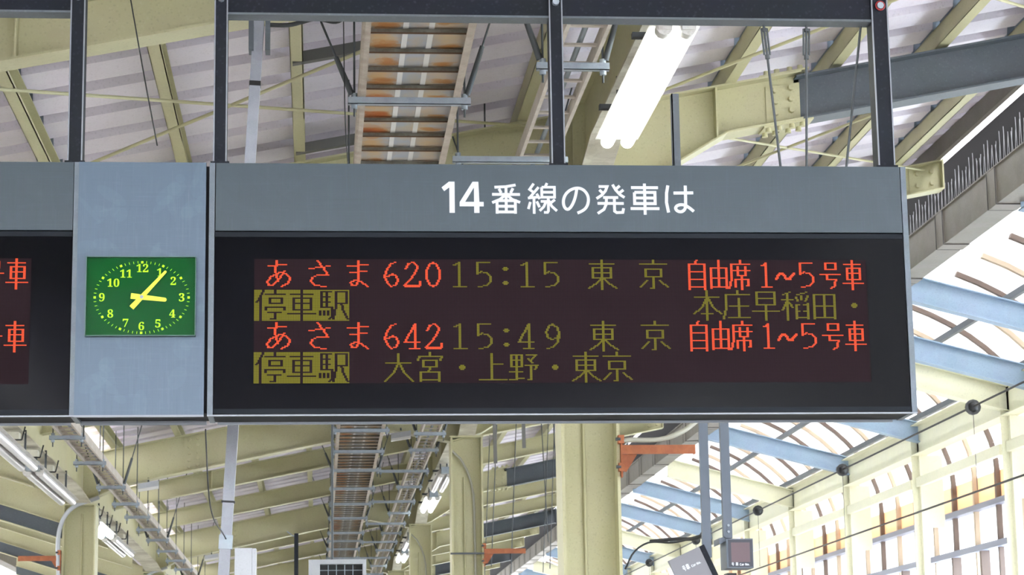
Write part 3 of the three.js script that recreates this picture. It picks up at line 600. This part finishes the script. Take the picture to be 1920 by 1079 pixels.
const G100 = {
  ban: [[82, 5, 50, 11, 12, 13], [27, 18, 34, 32], [73, 16, 65, 32], [4, 37, 96, 37], [50, 11, 50, 54], [47, 39, 30, 54, 4, 65], [53, 39, 70, 54, 96, 64], [20, 58, 80, 58, 80, 102], [20, 102, 20, 58], [50, 58, 50, 96], [20, 77, 80, 77], [20, 96, 80, 96]],
  sen: [[24, 0, 10, 20, 26, 32], [40, 12, 8, 50], [4, 49, 42, 45], [24, 48, 24, 102], [12, 62, 5, 86], [33, 60, 42, 80], [33, 34, 43, 52], [68, -2, 62, 10], [50, 12, 92, 12, 92, 46, 50, 46, 50, 12], [50, 29, 92, 29], [71, 46, 71, 92, 68, 97, 56, 97], [46, 60, 64, 60, 56, 78, 42, 92], [93, 54, 78, 66], [72, 56, 82, 76, 99, 92]],
  nob: [[54, 14, 50, 42, 38, 72, 26, 87, 16, 86, 9, 74, 8, 56, 15, 36, 32, 20, 55, 13, 76, 19, 90, 38, 92, 58, 86, 78, 72, 92, 54, 99]],
  hatsu: [[12, 9, 40, 9, 34, 24, 22, 38, 4, 50], [14, 20, 26, 32], [58, 2, 68, 20, 82, 36, 97, 46], [82, 6, 68, 18], [94, 20, 78, 32], [26, 46, 76, 46], [7, 66, 94, 66], [37, 46, 36, 68, 28, 86, 7, 100], [63, 46, 63, 92, 70, 97, 90, 96, 93, 82]],
  sha: [[5, 12, 95, 12], [16, 28, 84, 28, 84, 66, 16, 66, 16, 28], [16, 47, 84, 47], [2, 83, 98, 83], [50, -2, 50, 104]],
  ha: [[12, 4, 7, 30, 6, 62, 12, 96], [30, 30, 96, 29], [70, 4, 70, 66, 68, 84, 56, 94, 42, 92, 34, 82, 40, 72, 56, 68, 76, 74, 96, 92]],
};
const brushed = (g, w, h, base, light, dark) => {
  g.fillStyle = base; g.fillRect(0, 0, w, h);
  for (let i = 0; i < 1600; i++) { g.globalAlpha = 0.03 + rnd() * 0.05; g.fillStyle = rnd() < 0.5 ? light : dark; const v = rnd() < 0.6; g.fillRect(rnd() * w, rnd() * h, v ? 1 + rnd() * 4 : 20 + rnd() * 120, v ? 20 + rnd() * 120 : 1 + rnd() * 3); }
  for (let i = 0; i < 60; i++) { g.globalAlpha = 0.08; g.fillStyle = light; g.beginPath(); g.ellipse(rnd() * w, rnd() * h, 10 + rnd() * 60, 5 + rnd() * 30, rnd() * 3, 0, 7); g.fill(); }
  for (let i = 0; i < 40; i++) { g.globalAlpha = 0.5; g.fillStyle = dark; g.fillRect(rnd() * w, rnd() * h, 1.5, 2 + rnd() * 3); }
  g.globalAlpha = 1;
};
// ------------------------------------------------------------------ departure boards and clock
const BX0 = -0.45, BX1 = 2.605, BY0 = 2.9, BY1 = 4.012, ZF = -9.6, DEPTH = 0.27;
const headerTex = (letters) => {
  const t = ctex(2048, 204, (g, w, h) => {
    brushed(g, w, h, '#313e47', '#44525d', '#252f37');
    if (!letters) return;
    const px = (x) => (x - 405) / (1693 - 405) * w, k = w / (1693 - 405);
    g.strokeStyle = g.fillStyle = '#c6c8ce'; g.lineCap = 'butt'; g.lineJoin = 'miter'; g.miterLimit = 3;
    const S = 57 * k / 100, y0 = (346 - 311) / 124 * h;
    for (const [n, x, lw] of [['ban', 914, 9.5], ['sen', 981, 9], ['nob', 1045, 10], ['hatsu', 1110, 9.5], ['sha', 1175, 10], ['ha', 1241, 10.5]]) for (const s of G100[n]) {
      g.lineWidth = lw * S; g.beginPath();
      const P = []; for (let i = 0; i < s.length; i += 2) P.push([px(x) + s[i] * S, y0 + s[i + 1] * S]);
      g.moveTo(...P[0]);
      if (P.length > 5 && (n === 'nob' || n === 'ha')) { for (let i = 1; i + 1 < P.length; i++) { const m = [(P[i][0] + P[i + 1][0]) / 2, (P[i][1] + P[i + 1][1]) / 2]; g.quadraticCurveTo(...P[i], ...(i + 2 === P.length ? P[i + 1] : m)); } } else for (let i = 1; i < P.length; i++) g.lineTo(...P[i]);
      g.stroke();
    }
    // numerals 14
    const q = (x, y) => [px(x), (y - 311) / 124 * h], poly = (a) => { g.beginPath(); a.forEach(([x, y], i) => (i ? g.lineTo(...q(x, y)) : g.moveTo(...q(x, y)))); g.closePath(); g.fill(); };
    poly([[846.5, 343], [836, 343], [822, 354], [827, 361], [836.5, 354], [836.5, 401], [846.5, 401]]);
    poly([[891, 343], [880, 343], [855.5, 381], [855.5, 389], [882.5, 389], [882.5, 401], [892.5, 401], [892.5, 389], [900.5, 389], [900.5, 380.5], [892.5, 380.5]].map(([x, y]) => [x, y]));
    brushedHole(g, q);
  });
  return t;
};
function brushedHole(g, q) { g.fillStyle = '#313e47'; g.beginPath(); [[882.5, 354], [866, 380.5], [882.5, 380.5]].forEach(([x, y], i) => (i ? g.lineTo(...q(x, y)) : g.moveTo(...q(x, y)))); g.closePath(); g.fill(); }
function facePlane(x0, x1, y0, y1, z, t = 0.004) {    // thin slab whose front carries the map once
  const g = box(x0, x1, y0, y1, z, z - t), p = g.attributes.position, uv = g.attributes.uv;
  for (let i = 0; i < p.count; i++) uv.setXY(i, (p.getX(i) - x0) / (x1 - x0), (p.getY(i) - y0) / (y1 - y0));
  return g;
}
const frameMat = std({ map: paint('#606973', '#4c545d', 0.25, 2), roughness: 0.4, metalness: 0.25 });
const silver = std({ color: '#7f838c', roughness: 0.4, metalness: 0.3 });
const bezel = phys({ color: '#090a0f', roughness: 0.12, specularIntensity: 0.15 });
const bezelEdge = phys({ color: '#191e25', roughness: 0.6, specularIntensity: 0.3 });
const underMat = phys({ color: '#0e1016', roughness: 0.6, specularIntensity: 0.3 });
function board(dx, letters, mapT, emitT, label) {
  const t = thing('departure_board', label, 'sign board', [dx, BY0, ZF]), H = BY1 - BY0, y = (Y) => Y - BY0;
  obj('housing', [box(BX0 - 0.01, BX1 + 0.01, 0.004, H - 0.002, -0.02, -DEPTH)], underMat, t);
  for (const s of [0, 1]) obj('side_trim', box(s ? BX1 : BX0 - 0.024, s ? BX1 + 0.024 : BX0, 0, H, 0.004, -DEPTH), frameMat, t);
  const bt = obj('bottom_trim', box(BX0 - 0.024, BX1 + 0.024, -0.006, 0.0, 0.006, -0.008), silver, t); void bt;
  obj('rear_trim', box(BX0 + 0.01, BX1 - 0.02, -0.008, 0.003, -DEPTH + 0.008, -DEPTH - 0.004), silver, t);
  obj('header_panel', facePlane(BX0 + 0.004, BX1 - 0.003, y(3.709), H, 0.002, 0.024), std({ map: headerTex(letters), roughness: 0.42, metalness: 0.1 }), t);
  obj('bezel_strip', box(BX0 + 0.003, BX1 - 0.003, y(3.682), y(3.703), -0.001, -0.02), bezelEdge, t);
  obj('bezel_strip', box(BX0 + 0.003, BX1 - 0.003, 0.004, 0.026, -0.001, -0.02), bezelEdge, t);
  const b = obj('black_bezel', [box(BX0 + 0.003, -0.277, 0.026, y(3.682), -0.004, -0.02), box(2.43, BX1 - 0.003, 0.026, y(3.682), -0.004, -0.02), box(-0.277, 2.43, 0.026, y(3.036), -0.004, -0.02), box(-0.277, 2.43, y(3.585), y(3.682), -0.004, -0.02)], bezel, t); void b;
  obj('led_screen', facePlane(-0.277, 2.43, y(3.036), y(3.585), -0.006), phys({ map: mapT, emissive: '#ffffff', emissiveMap: emitT, emissiveIntensity: 1.0, roughness: 0.8, specularIntensity: 0.25 }), t);
  return t;
}
board(0, true, ledMap, ledEmit, 'departure board with white platform heading and four rows of dot matrix text');
board(-3.662, false, ledMapB, ledEmitB, 'departure board with plain heading beyond the clock panel');
{
  const X0 = -1.037, X1 = -0.488, p = thing('clock_panel', 'scuffed blue grey metal panel between the two departure boards', 'panel', [X0, BY0, ZF]);
  const tex = ctex(512, 1024, (g, w, h) => brushed(g, w, h, '#4b5b6c', '#6c7c8d', '#394756'));
  obj('face', facePlane(0, X1 - X0, 0, BY1 - BY0, 0.008, 0.03), std({ map: tex, roughness: 0.4, metalness: 0.2 }), p);
  obj('housing', box(-0.013, X1 - X0 + 0.014, 0.01, BY1 - BY0 - 0.01, -0.022, -DEPTH), underMat, p);
  obj('bottom_trim', box(0, X1 - X0, -0.008, 0, 0.008, -0.012), silver, p);
  obj('rear_trim', box(0, X1 - X0, -0.008, 0.01, -DEPTH + 0.008, -DEPTH - 0.004), silver, p);
  // clock
  const CX = -0.76, CY = 3.411, w = 0.469, h = 0.347, c = thing('wall_clock', 'green rectangular clock with yellow numerals set in the grey panel', 'clock', [CX, CY, ZF + 0.008]);
  const dial = ctex(1024, 758, (g, W, Hh) => {
    g.fillStyle = '#04491f'; g.fillRect(0, 0, W, Hh);
    const q = (x, y) => [(x - 165) / 206 * W, (y - 485) / 149 * Hh], sx = W / 206;
    g.fillStyle = '#b4f52a'; g.textAlign = 'center'; g.textBaseline = 'middle'; g.font = 'bold ' + Math.round(22 * sx) + 'px serif';
    for (const [n, x, y] of [['12', 270, 505], ['1', 303, 513], ['2', 329, 529.5], ['3', 345.5, 561], ['4', 328, 592], ['5', 301, 611], ['6', 269.5, 616], ['7', 239.5, 610], ['8', 210.5, 592], ['9', 194, 561], ['10', 215, 533], ['11', 239, 515.5]]) g.fillText(n, ...q(x, y));
    for (let i = 0; i < 60; i++) {
      const a = i / 60 * Math.PI * 2, s = Math.sin(a), k = Math.cos(a), r = 1 / Math.hypot(s / 89, k / 67.5), ex = (89 * s + r * s) / 2, ey = -(67.5 * k + r * k) / 2;
      const [X, Y] = q(269.5 + ex, 561 + ey), big = i % 5 === 0;
      g.save(); g.translate(X, Y); g.rotate(a); const bw = (big ? 4.6 : 1.0) * sx, bh = (big ? 4.6 : 5) * sx; g.fillRect(-bw / 2, -bh / 2, bw, bh); g.restore();
    }
  });
  obj('case', [box(-w / 2, w / 2, -h / 2, h / 2, 0, 0.016)], std({ color: '#2d4a44', roughness: 0.4 }), c);
  obj('dial', facePlane(-w / 2 + 0.003, w / 2 - 0.003, -h / 2 + 0.003, h / 2 - 0.003, 0.019, 0.002), phys({ map: dial, roughness: 0.6, specularIntensity: 0.15 }), c);
  const yel = std({ color: '#e6e92c', roughness: 0.4 });
  const hand = (name, deg, len, tail, w0, w1, z) => {
    const a = THREE.MathUtils.degToRad(90 - deg), d = V(Math.cos(a), Math.sin(a), 0), s = V(-d.y, d.x, 0), o = V(0.004, -0.003, 0);
    const P = (l, ww, zz) => o.clone().addScaledVector(d, l).addScaledVector(s, ww).setZ(zz);
    const tip = rod(P(len, 0, z), P(len, 0, z + 0.0028), w1, 14);
    obj(name, [hex8([P(-tail, -w0, z), P(len, -w1, z), P(len, w1, z), P(-tail, w0, z), P(-tail, -w0, z + 0.003), P(len, -w1, z + 0.003), P(len, w1, z + 0.003), P(-tail, w0, z + 0.003)]), tip], yel, c);
  };
  hand('hour_hand', 96.5, 0.098, 0.047, 0.0125, 0.0085, 0.022); hand('minute_hand', 42, 0.148, 0.064, 0.0115, 0.0055, 0.027);
  obj('hub', rod(V(0.004, -0.003, 0.028), V(0.004, -0.003, 0.034), 0.0075, 16), silver, c);
  // bulged clear cover
  const cg = new THREE.PlaneGeometry(w, h, 24, 18), pp = cg.attributes.position;
  for (let i = 0; i < pp.count; i++) { const u = pp.getX(i) / (w / 2), vv = pp.getY(i) / (h / 2); pp.setZ(i, 0.036 + 0.004 * (1 - u * u) * (1 - vv * vv)); }
  cg.computeVertexNormals();
  obj('cover', cg.toNonIndexed(), phys({ color: '#ffffff', transmission: 1, roughness: 0.02, thickness: 0, ior: 1.22 }), c);
  obj('cover_rim', [box(-w / 2, -w / 2 + 0.003, -h / 2, h / 2, 0.016, 0.037), box(w / 2 - 0.003, w / 2, -h / 2, h / 2, 0.016, 0.037), box(-w / 2, w / 2, h / 2 - 0.003, h / 2, 0.016, 0.037), box(-w / 2, w / 2, -h / 2, -h / 2 + 0.003, 0.016, 0.037)], std({ color: '#3c6156', roughness: 0.3 }), c);
}
// hanging frames: square posts with light edges and a top rail
function signGantry(label, posts, r0, r1) {
  const t = thing('sign_gantry', label, 'frame', [0, BY1, -9.72]);
  for (const [x, w] of posts) {
    const p = obj('post', box(x - w / 2, x + w / 2, 0, 1.55, 0.05, -0.05), M.navy, t);
    for (const s of [-1, 1]) obj('edge', box(x + s * (w / 2 - 0.002) - 0.003, x + s * (w / 2 - 0.002) + 0.003, 0, 1.55, 0.053, 0.046), silver, p);
    obj('bolt', rod(V(x, 0.775, 0.05), V(x, 0.775, 0.075), 0.016, 8), M.galv, p);
    if (x > 2) obj('bolt_ring', new THREE.TorusGeometry(0.02, 0.004, 8, 20).translate(x, 0.775, 0.066), M.redRing, p);
    obj('foot_bracket', box(x - w / 2 - 0.012, x + w / 2 + 0.012, 0, 0.025, 0.056, -0.06), M.navy, p);
  }
  obj('top_rail', [box(r0, r1, 0.715, 0.94, 0.035, -0.035)], M.navy, t);
  obj('rail_flange', box(r0, r1, 0.705, 0.715, 0.045, -0.045), M.greySteel, t);
}
signGantry('dark blue steel hanging frame above the lettered departure board', [[-0.433, 0.058], [1.07, 0.06], [2.565, 0.075]], -0.42, 2.54);
signGantry('dark blue steel hanging frame above the plain headed departure board', [[-1.065, 0.063], [-2.6, 0.06], [-4.1, 0.06]], -4.1, -1.08);
tag(obj('angle_post', [box(1.6, 1.634, BY1 + 0.001, 4.385, -9.74, -9.745), box(1.6, 1.605, BY1 + 0.001, 4.385, -9.74, -9.78)], M.greySteel), 'short dark angle post standing on the lettered board', 'post');
for (const [a, b, l, buckle] of [[[2.04, 4.717, -9.75], [2.096, BY1, -9.75], 'twisted wire stay with turnbuckle leaning to the middle of the lettered board', 1], [[2.239, 4.717, -9.75], [2.212, BY1, -9.75], 'upright twisted wire stay with turnbuckle above the lettered board', 1], [[2.494, 4.717, -9.75], [2.392, BY1, -9.75], 'plain twisted wire stay beside the end post of the hanging frame', 0]]) {
  const t = thing('wire_stay', l, 'wire stay', b), A = arr(a).sub(arr(b));
  obj('rope', rod(V(0, 0, 0), A, 0.006, 6), M.darkRod, t);
  if (buckle) { const q = A.clone().multiplyScalar(0.8), r = A.clone().multiplyScalar(0.98), s = V(0.013, 0, 0); obj('turnbuckle', [rod(q.clone().add(s), r.clone().add(s), 0.005, 6), rod(q.clone().sub(s), r.clone().sub(s), 0.005, 6), rod(q.clone(), q.clone().lerp(r, -0.15), 0.012, 6), rod(r, r.clone().lerp(q, 0.12), 0.012, 6)], M.darkRod, t); }
}
// leaning grey pole with box
{
  const a = V(-0.307, 5.2, -11.25), b = V(-0.475, 2.15, -11.25), t = thing('hanging_pole', 'pale grey pole with black tape hung from the roof behind the boards', 'pole', [0, 0, 0]);
  const at = (k) => V().lerpVectors(a, b, k), kY = (y) => (a.y - y) / (a.y - b.y);
  obj('shaft', bar(a, b, 0.055, 0.05, V(0, 0, 1)), M.poleGrey, t);
  obj('tape', bar(at(kY(4.86)), at(kY(4.835)), 0.059, 0.056, V(0, 0, 1)), M.black, t);
  obj('top_bracket', [box(-0.36, -0.335, 5.02, 5.3, -11.2, -11.3), box(-0.275, -0.25, 5.02, 5.3, -11.2, -11.3), box(-0.36, -0.25, 5.28, 5.32, -11.2, -11.3)], M.greySteel, t);
  obj('clamp', [bar(at(kY(2.52)), at(kY(2.45)), 0.066, 0.06, V(0, 0, 1))], M.galv, t);
  obj('tie', bar(at(kY(2.69)), at(kY(2.68)), 0.066, 0.054, V(0, 0, 1)), M.black, t);
  tag(obj('junction_box', [box(-0.41, -0.325, 2.1, 2.452, -11.2, -11.32), box(-0.324, -0.305, 2.1, 2.45, -11.2, -11.32)], M.white), 'white junction box fixed beside the leaning pole', 'box');
}
// signs on posts beyond the board
{
  const dark = std({ color: '#5b6472', roughness: 0.5 });
  const cap = ctex(256, 256, (g, w, h) => {
    g.fillStyle = '#262838'; g.fillRect(0, 0, w, h); g.fillStyle = '#5a444c'; g.fillRect(28, 26, 200, 186);
    g.strokeStyle = g.fillStyle = '#e8eaf2'; g.lineWidth = 3.2;
    for (const [n, x] of [['gou', 28], ['sha', 68]]) for (const s of G24[n]) { g.beginPath(); for (let i = 0; i < s.length; i += 2) { const X = x + s[i] * 1.6, Y = 213 + s[i + 1] * 1.5; if (i) g.lineTo(X, Y); else g.moveTo(X, Y); } g.stroke(); }
    g.font = 'bold 30px sans-serif'; g.fillText('Car No.', 114, 245);
  });
  const t = thing('car_number_display', 'square dark car number display hanging from a steel post', 'display', [2.56, 2.51, -14]);
  obj('post', box(-0.01, 0.045, 0.19, 2.3, 0, -0.05), dark, t); obj('cross_arm', [box(-0.45, 0.05, 2.3, 2.36, 0, -0.05), box(-0.45, -0.4, 2.3, 2.36, -0.05, -1.88)], dark, t);
  for (const y of [0.23, 0.27]) obj('bolt', rod(V(0.02, y, 0), V(0.02, y, 0.012), 0.008, 8), M.galv, t);
  obj('housing', [box(0, 0.17, 0, 0.185, 0.02, -0.2)], dark, t);
  obj('screen', facePlane(0.012, 0.165, 0.008, 0.178, 0.024), std({ map: cap, roughness: 0.4 }), t);
  obj('hood', slope(-0.04, 0.0, 0.15, 0.19, 0.17, 0.2, 0.0, -0.2), dark, t);
  obj('camera_box', box(0.0, 0.06, -0.09, -0.03, 0.02, -0.1), M.black, t);
  const cap2 = ctex(256, 256, (g, w, h) => {
    g.fillStyle = '#7b7a82'; g.fillRect(0, 0, w, h); g.strokeStyle = g.fillStyle = '#dfe3f0'; g.lineWidth = 4;
    for (const [n, x] of [['gou', 72], ['sha', 98]]) for (const s of G24[n]) { g.beginPath(); for (let i = 0; i < s.length; i += 2) { const X = x + s[i] * 1.4, Y = 66 + s[i + 1] * 1.7; if (i) g.lineTo(X, Y); else g.moveTo(X, Y); } g.stroke(); }
    g.font = 'bold 22px sans-serif'; g.fillText('Car No.', 140, 100);
  });
  const s = thing('tilted_sign', 'tilted grey car number sign on a post beside the square display', 'sign', [2.29, 2.33, -14]);
  const turned = new THREE.Group(); void turned;
  const f = obj('plate', facePlane(0, 0.215, 0, 0.25, 0.03, 0.04), std({ map: cap2, roughness: 0.5 }), s); f.rotation.z = 0.42;
  const k = obj('side', box(0.215, 0.25, 0, 0.25, 0.03, -0.08), M.navy, s); k.rotation.z = 0.42;
  obj('post', box(0.125, 0.18, 0.25, 2.48, -0.002, -0.045), dark, s);
  tag(obj('signal_cable', [pipe([[2.17, 2.73, -14.6], [2.3, 2.735, -14.5], [2.42, 2.72, -14.2], [2.44, 2.75, -14.1]], 0.012, 6, 20), pipe([[2.0, 2.55, -14.6], [2.06, 2.66, -14.6], [2.15, 2.72, -14.6], [2.3, 2.71, -14.45], [2.43, 2.73, -14.1]], 0.007, 6, 24)], M.cable), 'black signal cables running to the post of the tilted sign', 'cable');
}
// ventilation grille and slim posts far along the platform
{
  const t = thing('vent_box', 'pale box with dark barred grille under the far end of the wide tray', 'vent', [-0.09, 2.62, -22]);
  obj('frame', [box(0, 0.56, 0.49, 0.535, 0, -0.3), box(0, 0.11, 0, 0.49, 0, -0.3), box(0.525, 0.56, 0, 0.49, 0, -0.3), box(0, 0.56, 0, 0.03, 0, -0.3)], M.white, t);
  obj('opening', box(0.11, 0.525, 0.03, 0.49, -0.12, -0.14), M.black, t);
  for (let i = 0; i < 4; i++) obj('bar', rod(V(0.19 + i * 0.08, 0.03, -0.02), V(0.19 + i * 0.08, 0.49, -0.02), 0.004, 5), M.galv, t);
  for (let i = 0; i < 4; i++) obj('bar', rod(V(0.11, 0.1 + i * 0.11, -0.02), V(0.525, 0.1 + i * 0.11, -0.02), 0.004, 5), M.galv, t);
  obj('drop_rod', rod(V(0.23, 0.5, -0.1), V(0.23, 3.0, -0.1), 0.012), M.darkRod, t);
  const q = thing('slim_post', 'slim dark blue post hanging from a roof girder near the vent box', 'post', [-0.21, 2.5, -22]);
  obj('shaft', box(-0.02, 0.02, 0, 0.91, 0.02, -0.02), M.navy, q); obj('stay', rod(V(-0.02, 0.88, 0), V(-0.09, 0.93, 0), 0.006, 6), M.galv, q);
}
// small lamps under the main girders, cable by the pole, drop wires beyond the tall column row
for (const [x, d, l] of [[-2.2, 29.42, 'small white box lamp under the main girder near the shorter column'], [1.09, 29.42, 'small white box lamp under the main girder near the second tall column'], [-2.0, 42.82, 'small white box lamp under the main girder beyond the leaning pole']]) {
  const t = thing('box_lamp', l, 'lamp', [x, Yb(x) - 0.36, -d]);
  obj('housing', slope(-0.13, 0.13, 0.03, 0.1, 0.07, 0.14, 0.05, -0.05), M.white, t); obj('lens', slope(-0.13, 0.13, 0, 0.03, 0.04, 0.07, 0.045, -0.045), M.whiteStrip, t); obj('stem', rod(V(0, 0.1, 0), V(0, 0.18, 0), 0.012, 6), M.darkRod, t);
}
tag(obj('black_cable', [pipe([[-0.26, 5.16, -11.22], [-0.15, 5.17, -11.25], [-0.02, 5.22, -11.3], [0.1, 5.24, -11.4], [0.2, 5.36, -11.5]], 0.012, 6, 24)], M.cable), 'black cable curving from the top of the leaning pole', 'cable');
for (const [x, d, y] of [[2.3, 29.9, 3.6], [2.62, 30.6, 3.55], [2.93, 31, 4.0], [3.12, 31.2, 4.0], [3.3, 32, 3.7], [2.5, 34, 3.5], [3.6, 36, 3.9]])
  tag(obj('drop_wire', rod(V(x + 0.15, Yg(x + 0.15) + 0.3, -d), V(x + (y > 3.9 ? 0.25 : 0), y, -d), 0.007, 5), M.darkRod), 'thin dark drop wire hanging from the roof beyond the second tall column', 'wire', 'drop wires from the roof');
for (const [x, y] of [[2.3, 4.9], [2.68, 5.1]]) tag(obj('drop_bar', bar(V(x, Yg(x) + 0.3, -29.2), V(x + 0.02, y, -29.2), 0.045, 0.045, V(0, 0, 1)), M.darkChannel), 'dark flat bar hanging from the roof beside the second tall column', 'bar', 'drop bars beside the second tall column');
// loose wires hanging from the roof
for (const [pts, l] of [[[[-0.932, 5.15, -10.8], [-0.86, 4.76, -10.8], [-0.79, 4.4, -10.8]], 'thin loose wire dangling in front of the roof purlins'], [[[0.14, 5.7, -12.3], [0.155, 4.9, -12.4], [0.18, 4.55, -12.5], [0.16, 4.0, -12.6]], 'grey cable dropping beside the wide rusty tray'], [[[-1.02, 2.89, -9.85], [-1.02, 2.84, -9.85]], 'short pale tie under the clock panel'], [[[-0.5, 2.89, -10], [-0.49, 2.6, -10.2], [-0.455, 2.5, -11.22]], 'thin pale wire drooping beside the leaning pole']])
  tag(obj('loose_wire', pipe(pts, 0.0035, 5, 16), M.cable), l, 'wire');
renderer.render(scene, camera);
